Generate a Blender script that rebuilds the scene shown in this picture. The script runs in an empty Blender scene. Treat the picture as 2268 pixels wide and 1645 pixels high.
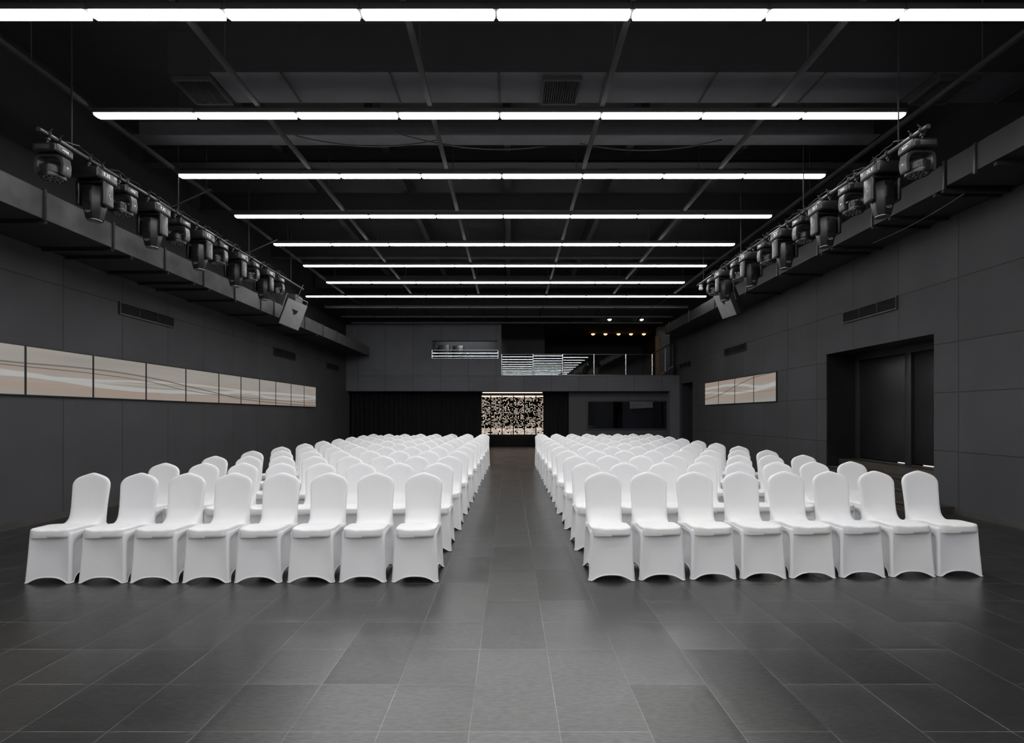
import bpy, bmesh, math, random
from math import sin, cos, pi, radians as R
from mathutils import Vector, Matrix
random.seed(7)
sc = bpy.context.scene
COL = sc.collection

# ------------------------------------------------------------------ camera
F, VX, VY, CZ = 1110.0, 1130.0, 919.0, 1.47      # measured perspective of the photograph
cam = bpy.data.cameras.new('camera'); co = bpy.data.objects.new('camera', cam); COL.objects.link(co)
cam.sensor_fit = 'HORIZONTAL'; cam.sensor_width = 36; cam.lens = 36*F/2268
cam.shift_x = (1134-VX)/2268; cam.shift_y = (VY-822.5)/2268
cam.clip_start = 0.05; cam.clip_end = 100
co.location = (0, 0, CZ); co.rotation_euler = (R(90), 0, 0)
sc.camera = co

WL, WR = -6.42, 6.62        # side wall faces
YB = 19.6                   # back wall face
YR = -9.0                   # wall behind the camera
def depth(px, X): return X*F/(px-VX)
def high(px, py, X): return CZ + (VY-py)/abs(px-VX)*abs(X)

# ------------------------------------------------------------------ materials
MAT = {}
def newmat(name):
    m = bpy.data.materials.new(name); m.use_nodes = True
    nt = m.node_tree; b = nt.nodes['Principled BSDF']; MAT[name] = m
    return m, nt, b
def simple(name, col, rough=.6, metal=0, noise=0, nscale=8, bump=0, bscale=200, spec=.5, coat=0):
    m, nt, b = newmat(name)
    if not isinstance(col, (tuple, list)): col = (col, col, col)
    b.inputs['Base Color'].default_value = (*col, 1)
    b.inputs['Roughness'].default_value = rough; b.inputs['Metallic'].default_value = metal
    b.inputs['Specular IOR Level'].default_value = spec
    b.inputs['Coat Weight'].default_value = coat
    tc = nt.nodes.new('ShaderNodeTexCoord')
    if noise:
        n = nt.nodes.new('ShaderNodeTexNoise'); n.inputs['Scale'].default_value = nscale; n.inputs['Detail'].default_value = 5
        nt.links.new(tc.outputs['Object'], n.inputs['Vector'])
        mr = nt.nodes.new('ShaderNodeMapRange'); mr.inputs[1].default_value = .25; mr.inputs[2].default_value = .75
        mr.inputs[3].default_value = 1-noise; mr.inputs[4].default_value = 1+noise
        nt.links.new(n.outputs['Fac'], mr.inputs[0])
        vm = nt.nodes.new('ShaderNodeVectorMath'); vm.operation = 'SCALE'; vm.inputs[0].default_value = col
        nt.links.new(mr.outputs[0], vm.inputs['Scale']); nt.links.new(vm.outputs[0], b.inputs['Base Color'])
    if bump:
        n = nt.nodes.new('ShaderNodeTexNoise'); n.inputs['Scale'].default_value = bscale; n.inputs['Detail'].default_value = 3
        nt.links.new(tc.outputs['Object'], n.inputs['Vector'])
        bp = nt.nodes.new('ShaderNodeBump'); bp.inputs['Strength'].default_value = bump; bp.inputs['Distance'].default_value = .003
        nt.links.new(n.outputs['Fac'], bp.inputs['Height']); nt.links.new(bp.outputs[0], b.inputs['Normal'])
    return m
def emis(name, col, strength):
    m, nt, b = newmat(name)
    b.inputs['Base Color'].default_value = (.8, .8, .8, 1)
    b.inputs['Emission Color'].default_value = (*col, 1); b.inputs['Emission Strength'].default_value = strength
    return m
class G:                      # tiny helper for math nodes
    def __init__(s, nt): s.nt = nt
    def m(s, op, a, b=None, c=None, clamp=False):
        n = s.nt.nodes.new('ShaderNodeMath'); n.operation = op; n.use_clamp = clamp
        for i, v in enumerate((a, b, c)):
            if v is None: continue
            if hasattr(v, 'links'): s.nt.links.new(v, n.inputs[i])
            else: n.inputs[i].default_value = v
        return n.outputs[0]
    def mix(s, f, a, b):
        n = s.nt.nodes.new('ShaderNodeMix'); n.data_type = 'RGBA'
        for i, v in ((0, f), (6, a), (7, b)):
            if hasattr(v, 'links'): s.nt.links.new(v, n.inputs[i])
            elif i == 0: n.inputs[0].default_value = v
            else: n.inputs[i].default_value = (*v, 1)
        return n.outputs[2]
    def pos(s):
        g = s.nt.nodes.new('ShaderNodeNewGeometry'); x = s.nt.nodes.new('ShaderNodeSeparateXYZ')
        s.nt.links.new(g.outputs['Position'], x.inputs[0]); return g.outputs['Position'], x.outputs
    def noise(s, vec, scale, detail=4, sc3=None):
        if sc3:
            mp = s.nt.nodes.new('ShaderNodeMapping'); mp.inputs['Scale'].default_value = sc3
            s.nt.links.new(vec, mp.inputs[0]); vec = mp.outputs[0]
        n = s.nt.nodes.new('ShaderNodeTexNoise'); n.inputs['Scale'].default_value = scale; n.inputs['Detail'].default_value = detail
        s.nt.links.new(vec, n.inputs['Vector']); return n.outputs['Fac']
    def rng(s, v, a, b, c, d):
        n = s.nt.nodes.new('ShaderNodeMapRange'); s.nt.links.new(v, n.inputs[0])
        for i, q in enumerate((a, b, c, d)): n.inputs[i+1].default_value = q
        return n.outputs[0]
    def bump(s, h, b, st=.3, dist=.004):
        n = s.nt.nodes.new('ShaderNodeBump'); n.inputs['Strength'].default_value = st; n.inputs['Distance'].default_value = dist
        s.nt.links.new(h, n.inputs['Height']); s.nt.links.new(n.outputs[0], b.inputs['Normal'])

def panel_wall(name, axis, v0, pitch, hs, col, w=.006):
    """fabric wall panels: vertical joints every pitch, horizontal joints at the heights hs"""
    m, nt, b = newmat(name); g = G(nt); P, xyz = g.pos()
    u = g.m('DIVIDE', g.m('SUBTRACT', xyz[axis], v0), pitch)
    fr = g.m('FRACT', g.m('ADD', u, .5))
    d = g.m('MULTIPLY', g.m('ABSOLUTE', g.m('SUBTRACT', fr, .5)), pitch)
    ur = g.m('FLOOR', u); wr = None
    acc = None
    for h in hs:
        dh = g.m('ABSOLUTE', g.m('SUBTRACT', xyz[2], h)); d = g.m('MINIMUM', d, dh)
        st = g.m('GREATER_THAN', xyz[2], h); acc = st if acc is None else g.m('ADD', acc, st)
    joint = g.m('LESS_THAN', d, w)
    cv = nt.nodes.new('ShaderNodeCombineXYZ'); nt.links.new(ur, cv.inputs[0])
    if acc is not None: nt.links.new(acc, cv.inputs[1])
    wn = nt.nodes.new('ShaderNodeTexWhiteNoise'); nt.links.new(cv.outputs[0], wn.inputs[0])
    k = g.m('MULTIPLY', g.rng(wn.outputs['Value'], 0, 1, .93, 1.07), g.rng(g.noise(P, 1.3, 5), .3, .7, .9, 1.1))
    k = g.m('MULTIPLY', k, g.rng(g.noise(P, 260, 2), .3, .7, .86, 1.14))
    k = g.m('MULTIPLY', k, g.m('SUBTRACT', 1, g.m('MULTIPLY', joint, .6)))
    vm = nt.nodes.new('ShaderNodeVectorMath'); vm.operation = 'SCALE'; vm.inputs[0].default_value = col
    nt.links.new(k, vm.inputs['Scale']); nt.links.new(vm.outputs[0], b.inputs['Base Color'])
    b.inputs['Roughness'].default_value = .75; b.inputs['Specular IOR Level'].default_value = .35
    hgt = g.m('ADD', g.rng(d, 0, .016, 0, 1), g.m('MULTIPLY', g.noise(P, 400, 2), .12))
    g.bump(hgt, b, .6, .006)
    return m
WALLC = (.0555, .0565, .0605)
panel_wall('wall_fabric_left', 1, 7.20, 1.1, (3.32,), WALLC)
panel_wall('wall_fabric_right', 1, 7.40, 1.14, (.92, 1.81, 2.56, 3.5), WALLC)
panel_wall('wall_fabric_back', 0, -3.8, 1.082, (3.0, ), (.100, .102, .114))
simple('rear_plaster', (.66, .66, .67), .8, noise=.05)
simple('black_paint', (.012, .012, .013), .8, noise=.2)
simple('ceiling_black', (.010, .010, .0125), .85, noise=.25, nscale=2)
simple('ceiling_steel', (.045, .045, .052), .7, noise=.15)
simple('duct_lit_tint', (.034, .034, .042), .75, noise=.12, nscale=2)
simple('rail_metal', (.031, .031, .034), .8, spec=.2, noise=.15)
simple('skirting', (.055, .052, .047), .5, noise=.3, nscale=6)
simple('galvanised_dark', (.085, .086, .088), .5, metal=.25, noise=.3, nscale=5)
simple('duct_black', (.013, .013, .0135), .6, noise=.3, nscale=5)
simple('black_metal', (.022, .022, .024), .42, noise=.15)
simple('black_plastic', (.010, .010, .011), .30, noise=.1, bump=.2)
simple('grey_plastic', (.03, .03, .031), .35, noise=.1)
simple('chrome', (.72, .72, .74), .18, metal=1, noise=.05)
simple('lens_rim', (.16, .16, .165), .3, metal=.8, noise=.1)
simple('steel', (.3, .3, .31), .35, metal=1, noise=.1)
simple('emblem_white', (.6, .6, .6), .5)
simple('emblem_grey', (.3, .3, .31), .5)
simple('lens_black', (.01, .01, .012), .35)
simple('door_wood', (.010, .010, .011), .4, noise=.3, nscale=3)
simple('door_frame', (.022, .022, .024), .45, noise=.15)
simple('vent_metal', (.035, .034, .033), .5, metal=.2, noise=.15)
simple('vent_edge', (.12, .12, .12), .4, metal=.4, noise=.1)
simple('speaker_grille', (.22, .22, .225), .6, noise=.08, bump=.5, bscale=500)
simple('speaker_case', (.013, .013, .014), .7, noise=.1, bump=.3)
simple('curtain', (.014, .014, .016), .95, noise=.2, nscale=6)
simple('bezel', (.016, .016, .017), .4)
simple('wall_grey', (.06, .06, .063), .8, noise=.1)
simple('booth_blue', (.030, .032, .055), .6, noise=.15)
simple('wood_panel', (.22, .12, .06), .5, noise=.2)
simple('column_grey', (.20, .20, .20), .7, noise=.1)
simple('brown_carton', (.16, .09, .06), .8, noise=.15)
simple('leaf', (.20, .22, .05), .5, noise=.4, nscale=10)
simple('plant_pot', (.05, .05, .05), .5)
simple('white_plastic', (.6, .6, .6), .4)
simple('unlit_diffuser', (.42, .42, .43), .45, noise=.05)
simple('lamp_housing', (.05, .05, .05), .5)
simple('screen_plate', (.012, .010, .010), .5)
simple('cable_black', (.012, .012, .012), .6)
simple('cable_grey', (.10, .10, .10), .5)
emis('lamp_light', (1.0, .993, .985), 20.6)
emis('downlight_white', (1, .97, .9), 18)
emis('downlight_warm', (1, .50, .16), 5)
emis('backlight_warm', (1, .80, .66), 1.35)
emis('corridor_glow', (1, .9, .82), 1.0)
emis('display_lit', (.75, .85, 1), .3)

def step_wood():
    m, nt, b = newmat('step_wood'); g = G(nt); P, xyz = g.pos()
    n = g.noise(P, 6, 5, (12, 1, 12)); 
    c = g.mix(g.rng(n, .3, .7, 0, 1), (.022, .018, .014), (.065, .055, .044))
    nt.links.new(c, b.inputs['Base Color']); b.inputs['Roughness'].default_value = .45
    g.bump(n, b, .2)
step_wood()

def wn2(nt, g, a, c):
    cv = nt.nodes.new('ShaderNodeCombineXYZ'); nt.links.new(g.m('ADD', a, 17.3), cv.inputs[0]); nt.links.new(c, cv.inputs[1])
    w = nt.nodes.new('ShaderNodeTexWhiteNoise'); w.noise_dimensions = '2D'; nt.links.new(cv.outputs[0], w.inputs[0]); return w.outputs['Value']
def floor_mat():
    m, nt, b = newmat('floor_tile'); g = G(nt); P, xyz = g.pos()
    W, L = .42, .82
    cu = g.m('DIVIDE', g.m('ADD', xyz[0], .19+42*W/1), W)
    ci = g.m('FLOOR', cu); cf = g.m('FRACT', cu)
    wn = nt.nodes.new('ShaderNodeTexWhiteNoise'); wn.noise_dimensions = '1D'; nt.links.new(ci, wn.inputs['W'])
    off = g.m('MULTIPLY', g.m('GREATER_THAN', wn.outputs['Value'], .5), .5)
    ru = g.m('ADD', g.m('DIVIDE', g.m('SUBTRACT', xyz[1], 2.738-40*L), L), off)
    ri = g.m('FLOOR', ru); rf = g.m('FRACT', ru)
    dx = g.m('MULTIPLY', g.m('MINIMUM', cf, g.m('SUBTRACT', 1, cf)), W)
    dy = g.m('MULTIPLY', g.m('MINIMUM', rf, g.m('SUBTRACT', 1, rf)), L)
    d = g.m('MINIMUM', dx, dy)
    joint = g.m('SUBTRACT', 1, g.rng(d, .0008, .0028, 0, 1), clamp=True)
    cv = nt.nodes.new('ShaderNodeCombineXYZ'); nt.links.new(ci, cv.inputs[0]); nt.links.new(ri, cv.inputs[1])
    w2 = nt.nodes.new('ShaderNodeTexWhiteNoise'); w2.noise_dimensions = '2D'; nt.links.new(cv.outputs[0], w2.inputs[0])
    k = g.m('MULTIPLY', g.rng(w2.outputs['Value'], 0, 1, .82, 1.22), g.rng(g.noise(P, 3, 6, (1, 2.5, 1)), .3, .7, .82, 1.18))
    grain = g.m('MULTIPLY', g.rng(g.noise(P, 210, 3, (1, 2, 1)), .3, .7, .80, 1.20), g.rng(g.noise(P, 22, 6, (1, 3.5, 1)), .3, .7, .84, 1.16))
    k = g.m('MULTIPLY', k, grain)
    vm = nt.nodes.new('ShaderNodeVectorMath'); vm.operation = 'SCALE'; vm.inputs[0].default_value = (.017, .017, .0167)
    nt.links.new(k, vm.inputs['Scale'])
    hf = g.m('FRACT', g.m('MULTIPLY', rf, 2)); dh = g.m('MULTIPLY', g.m('MINIMUM', hf, g.m('SUBTRACT', 1, hf)), L/2)
    hj = g.m('MULTIPLY', g.m('SUBTRACT', 1, g.rng(dh, .0008, .0028, 0, 1), clamp=True), g.m('GREATER_THAN', wn2(nt, g, ri, ci), .45))
    joint = g.m('MAXIMUM', joint, hj)
    jm = g.m('MULTIPLY', joint, g.rng(g.noise(P, 2.2, 3), .35, .65, .15, 1))
    c = g.mix(jm, vm.outputs[0], (.20, .20, .195)); nt.links.new(c, b.inputs['Base Color'])
    r = g.rng(g.noise(P, 5, 5), .3, .7, .295, .335)
    r = g.m('ADD', r, g.rng(w2.outputs['Value'], 0, 1, .01, -.01)); nt.links.new(r, b.inputs['Roughness'])
    pil = g.rng(d, 0, .045, 0, 1)
    bp = nt.nodes.new('ShaderNodeBump'); bp.inputs['Strength'].default_value = .5; bp.inputs['Distance'].default_value = .0016
    h = g.m('ADD', pil, g.m('MULTIPLY', g.noise(P, 7, 3, (1, 3, 1)), .7)); nt.links.new(h, bp.inputs['Height'])
    sub = nt.nodes.new('ShaderNodeVectorMath'); sub.operation = 'SUBTRACT'; sub.inputs[1].default_value = (.5, .5, .5); nt.links.new(w2.outputs['Color'], sub.inputs[0])
    mul = nt.nodes.new('ShaderNodeVectorMath'); mul.operation = 'MULTIPLY'; mul.inputs[1].default_value = (.035, .035, 0); nt.links.new(sub.outputs[0], mul.inputs[0])
    add = nt.nodes.new('ShaderNodeVectorMath'); add.operation = 'ADD'; nt.links.new(bp.outputs[0], add.inputs[0]); nt.links.new(mul.outputs[0], add.inputs[1])
    nn = nt.nodes.new('ShaderNodeVectorMath'); nn.operation = 'NORMALIZE'; nt.links.new(add.outputs[0], nn.inputs[0]); nt.links.new(nn.outputs[0], b.inputs['Normal'])
    sp = g.rng(wn2(nt, g, ci, ri), 0, 1, .78, 1.22); nt.links.new(g.m('MULTIPLY', sp, g.m('MULTIPLY', grain, g.rng(g.noise(P, 14, 5, (1, 4, 1)), .3, .7, .9, 1.1))), b.inputs['Specular IOR Level'])
floor_mat()

def fabric():
    m, nt, b = newmat('white_spandex'); g = G(nt)
    oi = nt.nodes.new('ShaderNodeObjectInfo')
    c = g.mix(oi.outputs['Random'], (.84, .847, .872), (.868, .868, .868)); nt.links.new(c, b.inputs['Base Color'])
    b.inputs['Roughness'].default_value = .7; b.inputs['Specular IOR Level'].default_value = .25
    b.inputs['Sheen Weight'].default_value = .25
    tc = nt.nodes.new('ShaderNodeTexCoord')
    g.bump(g.noise(tc.outputs['Object'], 9, 3), b, .25, .01)
fabric()

def glass(name, rough=0, tint=(.75, .8, .82)):
    m, nt, b = newmat(name)
    out = nt.nodes['Material Output']; nt.nodes.remove(b)
    gl = nt.nodes.new('ShaderNodeBsdfGlossy'); gl.inputs['Roughness'].default_value = rough; gl.inputs[0].default_value = (.95, .97, 1, 1)
    tr = nt.nodes.new('ShaderNodeBsdfTransparent'); tr.inputs[0].default_value = (*tint, 1)
    fr = nt.nodes.new('ShaderNodeFresnel'); fr.inputs[0].default_value = 1.52
    mx = nt.nodes.new('ShaderNodeMath'); mx.operation = 'MULTIPLY_ADD'; mx.inputs[1].default_value = 1.0; mx.inputs[2].default_value = .02
    nt.links.new(fr.outputs[0], mx.inputs[0])
    ms = nt.nodes.new('ShaderNodeMixShader'); nt.links.new(mx.outputs[0], ms.inputs[0])
    nt.links.new(tr.outputs[0], ms.inputs[1]); nt.links.new(gl.outputs[0], ms.inputs[2]); nt.links.new(ms.outputs[0], out.inputs[0])
glass('rail_glass'); glass('booth_glass', tint=(.6, .62, .7))

def art(name, ya, yb, zb, zt, ribbons, lines, pinks):
    """moving-line artwork shown on the displays: pale ribbons and thin lines over beige bands"""
    m, nt, b = newmat(name); g = G(nt); P, xyz = g.pos()
    u = g.rng(xyz[1], ya, yb, 0, 1); t = g.rng(xyz[2], zt, zb, 0, 1)
    def curve(pts):
        n = nt.nodes.new('ShaderNodeFloatCurve'); c = n.mapping.curves[0]
        while len(c.points) > 2: c.points.remove(c.points[1])
        ps = sorted(((y-ya)/(yb-ya), v) for y, v in pts)
        c.points[0].location = (0, ps[0][1]); c.points[1].location = (1, ps[-1][1])
        for q in ps:
            if .002 < q[0] < .998: c.points.new(q[0], q[1])
        n.mapping.update(); nt.links.new(u, n.inputs['Value']); return n.outputs[0]
    base = g.mix(g.rng(g.noise(P, 1.2, 6, (1, .35, 5)), .35, .65, 0, 1), (.315, .295, .262), (.27, .25, .22))
    col = base
    wob = g.m('MULTIPLY', g.m('SUBTRACT', g.noise(P, 2.5, 4, (1, .6, 3)), .5), .06)
    for pts, w, st in pinks:
        dd = g.m('ABSOLUTE', g.m('SUBTRACT', g.m('ADD', t, wob), curve(pts)))
        msk = g.m('MULTIPLY', g.m('SUBTRACT', 1, g.rng(dd, w*.3, w, 0, 1), clamp=True), g.m('MULTIPLY', g.rng(g.noise(P, 2, 6, (1, .5, 12)), .3, .65, .3, 1), st))
        col = g.mix(msk, col, (.335, .235, .185))
    for pts, w, st in ribbons:
        dd = g.m('ABSOLUTE', g.m('SUBTRACT', g.m('ADD', t, wob), curve(pts)))
        msk = g.m('MULTIPLY', g.m('SUBTRACT', 1, g.rng(dd, w*.8, w, 0, 1), clamp=True), st)
        col = g.mix(msk, col, (.42, .41, .395))
    for pts, w, st in lines:
        dd = g.m('ABSOLUTE', g.m('SUBTRACT', t, curve(pts)))
        msk = g.m('MULTIPLY', g.m('SUBTRACT', 1, g.rng(dd, w*.7, w, 0, 1), clamp=True), st)
        col = g.mix(msk, col, (.085, .082, .068))
    nt.links.new(col, b.inputs['Emission Color']); b.inputs['Emission Strength'].default_value = .88
    b.inputs['Base Color'].default_value = (.03, .03, .03, 1); b.inputs['Roughness'].default_value = .35

# ------------------------------------------------------------------ mesh helpers
class MB:
    def __init__(s): s.bm = bmesh.new()
    def _add(s, bm2, mat=0):
        me = bpy.data.meshes.new('t'); bm2.to_mesh(me); bm2.free()
        n = len(s.bm.faces); s.bm.from_mesh(me); bpy.data.meshes.remove(me)
        if mat:
            s.bm.faces.ensure_lookup_table()
            for f in s.bm.faces[n:]: f.material_index = mat
        return s
    def box(s, x0, x1, y0, y1, z0, z1, bev=0, mat=0, M=None, seg=2):
        b = bmesh.new(); bmesh.ops.create_cube(b, size=1)
        for v in b.verts:
            v.co = Vector((x0+(v.co.x+.5)*(x1-x0), y0+(v.co.y+.5)*(y1-y0), z0+(v.co.z+.5)*(z1-z0)))
        if bev: bmesh.ops.bevel(b, geom=b.edges[:], offset=bev, segments=seg, affect='EDGES', profile=.5)
        if M: b.transform(M)
        return s._add(b, mat)
    def cyl(s, p0, p1, r, r1=None, n=16, mat=0, bev=0):
        p0, p1 = Vector(p0), Vector(p1); d = p1-p0
        b = bmesh.new(); bmesh.ops.create_cone(b, cap_ends=True, segments=n, radius1=r, radius2=r if r1 is None else r1, depth=d.length)
        if bev:
            es = [e for e in b.edges if abs(e.verts[0].co.z-e.verts[1].co.z) < 1e-6]
            bmesh.ops.bevel(b, geom=es, offset=bev, segments=2, affect='EDGES')
        b.transform(Matrix.Translation((p0+p1)/2) @ d.to_track_quat('Z', 'Y').to_matrix().to_4x4())
        return s._add(b, mat)
    def tube(s, pts, r, n=8, closed=False, mat=0):
        b = bmesh.new(); pts = [Vector(p) for p in pts]; N = len(pts); rings = []
        for i, p in enumerate(pts):
            if closed: d = pts[(i+1) % N]-pts[i-1]
            else: d = pts[min(i+1, N-1)]-pts[max(i-1, 0)]
            q = d.to_track_quat('Z', 'Y')
            a = q @ Vector((1, 0, 0)); c = q @ Vector((0, 1, 0))
            if rings:   # keep rings aligned
                k = Vector((0, 0, 1)); 
            up = Vector((0, 0, 1)); dn = d.normalized()
            if abs(dn.dot(up)) > .95: up = Vector((0, 1, 0))
            a = dn.cross(up).normalized(); c = a.cross(dn).normalized()
            rings.append([b.verts.new(p+a*r*cos(2*pi*j/n)+c*r*sin(2*pi*j/n)) for j in range(n)])
        for i in range(N if closed else N-1):
            A, B = rings[i], rings[(i+1) % N]
            for j in range(n): b.faces.new((A[j], A[(j+1) % n], B[(j+1) % n], B[j]))
        if not closed: b.faces.new(rings[0][::-1]); b.faces.new(rings[-1])
        return s._add(b, mat)
    def lathe(s, prof, n=24, M=None, mat=0):
        b = bmesh.new(); rings = []
        for r, z in prof:
            rings.append([b.verts.new((r*cos(2*pi*j/n), r*sin(2*pi*j/n), z)) for j in range(n)] if r > 1e-6 else [b.verts.new((0, 0, z))])
        for A, B in zip(rings, rings[1:]):
            for j in range(n):
                if len(A) == 1 and len(B) == 1: continue
                if len(A) == 1: b.faces.new((A[0], B[(j+1) % n], B[j]))
                elif len(B) == 1: b.faces.new((A[j], A[(j+1) % n], B[0]))
                else: b.faces.new((A[j], A[(j+1) % n], B[(j+1) % n], B[j]))
        if M: b.transform(M)
        return s._add(b, mat)
    def prism(s, poly, y0, y1, M=None, mat=0, bev=0):        # poly in xz, extruded along y
        b = bmesh.new()
        f = b.faces.new([b.verts.new((x, y0, z)) for x, z in poly])
        r = bmesh.ops.extrude_face_region(b, geom=[f])
        for v in r['geom']:
            if isinstance(v, bmesh.types.BMVert): v.co.y = y1
        if bev: bmesh.ops.bevel(b, geom=b.edges[:], offset=bev, segments=2, affect='EDGES')
        if M: b.transform(M)
        return s._add(b, mat)
    def quad(s, pts, mat=0):
        vs = [s.bm.verts.new(p) for p in pts]; f = s.bm.faces.new(vs); f.material_index = mat; return s
    def build(s, name, mats, parent=None, smooth=True, angle=35):
        bmesh.ops.recalc_face_normals(s.bm, faces=s.bm.faces[:])
        me = bpy.data.meshes.new(name); 
        if smooth:
            ca = R(angle)
            for f in s.bm.faces: f.smooth = True
            for e in s.bm.edges:
                if len(e.link_faces) == 2 and e.calc_face_angle(0) > ca: e.smooth = False
        s.bm.to_mesh(me); s.bm.free()
        for m in (mats if isinstance(mats, (list, tuple)) else [mats]): me.materials.append(MAT[m])
        o = bpy.data.objects.new(name, me); COL.objects.link(o)
        if parent: o.parent = parent
        return o
def tag(o, label, cat, group=None, kind=None):
    o['label'] = label; o['category'] = cat
    if group: o['group'] = group
    if kind: o['kind'] = kind
    return o
def empty(name, loc, label=None, cat=None, group=None, rz=0):
    o = bpy.data.objects.new(name, None); COL.objects.link(o); o.location = loc; o.rotation_euler = (0, 0, rz); o.empty_display_size = .1
    if label: tag(o, label, cat, group)
    return o
def struct(o, label=None):
    o['kind'] = 'structure'
    if label: o['label'] = label
    return o
KIDS = {}
def copy_tree(o, parent=None, kids=None):
    c = o.copy(); COL.objects.link(c)
    if parent: c.parent = parent
    for ch in list(o.children): copy_tree(ch, c)
    return c
def text_mesh(txt, size, M):
    cu = bpy.data.curves.new('txt', 'FONT'); cu.body = txt; cu.size = size; cu.align_x = 'CENTER'; cu.align_y = 'CENTER'; cu.extrude = .0008
    o = bpy.data.objects.new('txt', cu); COL.objects.link(o)
    me = bpy.data.meshes.new_from_object(o); COL.objects.unlink(o); bpy.data.objects.remove(o)
    b = bmesh.new(); b.from_mesh(me); b.transform(M); bpy.data.meshes.remove(me)
    return b
ORD = ['front', 'second', 'third', 'fourth', 'fifth', 'sixth', 'seventh', 'eighth', 'ninth', 'tenth', 'eleventh', 'twelfth']
NTH = ['first', 'second', 'third', 'fourth', 'fifth', 'sixth', 'seventh', 'eighth', 'ninth', 'tenth', 'eleventh', 'twelfth']

# ------------------------------------------------------------------ room shell
YE = 26.0; ZC = 6.3
struct(MB().box(WL-.3, WR+1.6, YR-.2, YE, -.12, 0).build('floor', 'floor_tile', smooth=False), 'dark grey stone-look tile floor with pale joints')
struct(MB().box(WL-.3, WR+1.6, YR-.2, YE, ZC, ZC+.1).build('ceiling', 'ceiling_black', smooth=False))
w = MB(); w.box(WL-.2, WL, YR, YB+.4, 0, 4.0); w.box(WL-.2, WL, YR, YE, 4.0, ZC, mat=1); w.box(WL-.2, WL, YB+.4, YE, 0, 4.0, mat=1)
struct(w.build('wall_left', ['wall_fabric_left', 'black_paint'], smooth=False))
# right wall with two openings
DY0, DY1, DZ = 7.83, 10.50, 2.74
EY0, EY1, EZ = 18.20, 19.42, 2.68
w = MB()
w.box(WR, WR+.02, YR, DY0, 0, 4.45); w.box(WR, WR+.02, DY0, DY1, DZ, 4.45)
w.box(WR, WR+.02, DY1, EY0, 0, 4.45); w.box(WR, WR+.02, EY0, EY1, EZ, 4.45); w.box(WR, WR+.02, EY1, YB+.5, 0, 4.45)
w.box(WR, WR+.02, YR, YE, 4.45, ZC, mat=1); w.box(WR, WR+.02, YB+.5, YE, 0, 4.45, mat=1)
struct(w.build('wall_right', ['wall_fabric_right', 'black_paint'], smooth=False))
w = MB(); w.box(WL-.2, WR+1.6, YR-.2, YR, 0, ZC)
struct(w.build('wall_rear', 'rear_plaster', smooth=False))
# upper back wall with balcony parapet
bx = lambda px, Y=YB: (px-VX)*Y/F
bz = lambda py, Y=YB: CZ+(VY-py)*Y/F
zP0, zP1 = bz(866), bz(830.5)        # parapet band
zW0, zW1 = bz(794), bz(753)          # left opening
xW0, xW1 = bx(957), bx(1103)
xB0 = bx(1110); zWT = 5.05
w = MB(); T = .28
w.box(WL, WR, YB, YB+T, zP0, zP1)                               # parapet band over the whole width
w.box(WL, xW0, YB, YB+T, zP1, zWT); w.box(xW0, xW1, YB, YB+T, zP1, zW0); w.box(xW0, xW1, YB, YB+T, zW1, zWT)
w.box(xW1, xB0, YB, YB+T, zP1, zWT)
w.box(WL, WR, YB, YB+T, zWT, ZC, mat=1)
struct(w.build('wall_back', ['wall_fabric_back', 'black_paint'], smooth=False))
struct(MB().box(WL, WR+.02, YB+T, YE, zP0, zP0+.3).build('floor_balcony', 'black_paint', smooth=False))
w = MB(); w.box(WL, WR+.02, 25.2, 25.4, zP0+.3, ZC); w.box(WL, 1.6, 23.4, 25.2, zP0+.3, ZC)
struct(w.build('wall_balcony', 'black_paint', smooth=False))
w = MB(); w.box(WL, 1.6, 23.2, 23.39, zP0+.3, ZC)
struct(w.build('wall_lounge', 'wall_grey', smooth=False))
struct(MB().box(1.6, WR, YB+T, 25.2, 5.15, 5.25).build('ceiling_balcony', 'ceiling_black', smooth=False))
# lower back: booth wall right of the curtains, side return walls
w = MB(); xb = bx(1260, 20.0)
wx0, wx1, wz0, wz1 = bx(1299, 20), bx(1480, 20), bz(952, 20), bz(886, 20)
w.box(xb, wx0, 20, 20.12, 0, zP0); w.box(wx0, wx1, 20, 20.12, 0, wz0); w.box(wx0, wx1, 20, 20.12, wz1, zP0); w.box(wx1, WR, 20, 20.12, 0, zP0)
struct(w.build('wall_booth', 'wall_grey', smooth=False))
w = MB(); w.box(bx(1484), WR, YB-.02, 20, 0, zP0)
struct(w.build('wall_return', 'wall_fabric_back', smooth=False))
w = MB(); w.box(xb-.05, xb+.05, 20.13, 25, 0, zP0); w.box(xb+.05, WR, 22.6, 22.7, 0, zP0)
w.box(WL, -2.3, 20.6, 20.7, 0, zP0); w.box(-2.3, -2.2, 20.6, 25, 0, zP0); w.box(-2.3, xb, 25, 25.1, 0, zP0)
struct(w.build('wall_passage', 'black_paint', smooth=False))
# booth interior panels seen through the glass
for i, (a, b_) in enumerate(((1312, 1350), (1368, 1442), (1455, 1476))):
    tag(MB().box(bx(a, 22.4), min(bx(b_, 22.4), WR-.02), 22.3, 22.5, .02, bz(890, 22.4), bev=.01).build('acoustic_panel', 'booth_blue'),
        ['narrow dark blue panel behind the left part of the booth window', 'wide dark blue panel behind the middle of the booth window', 'slim dark blue panel behind the right edge of the booth window'][i], 'panel', 'blue panels in the booth')
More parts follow.
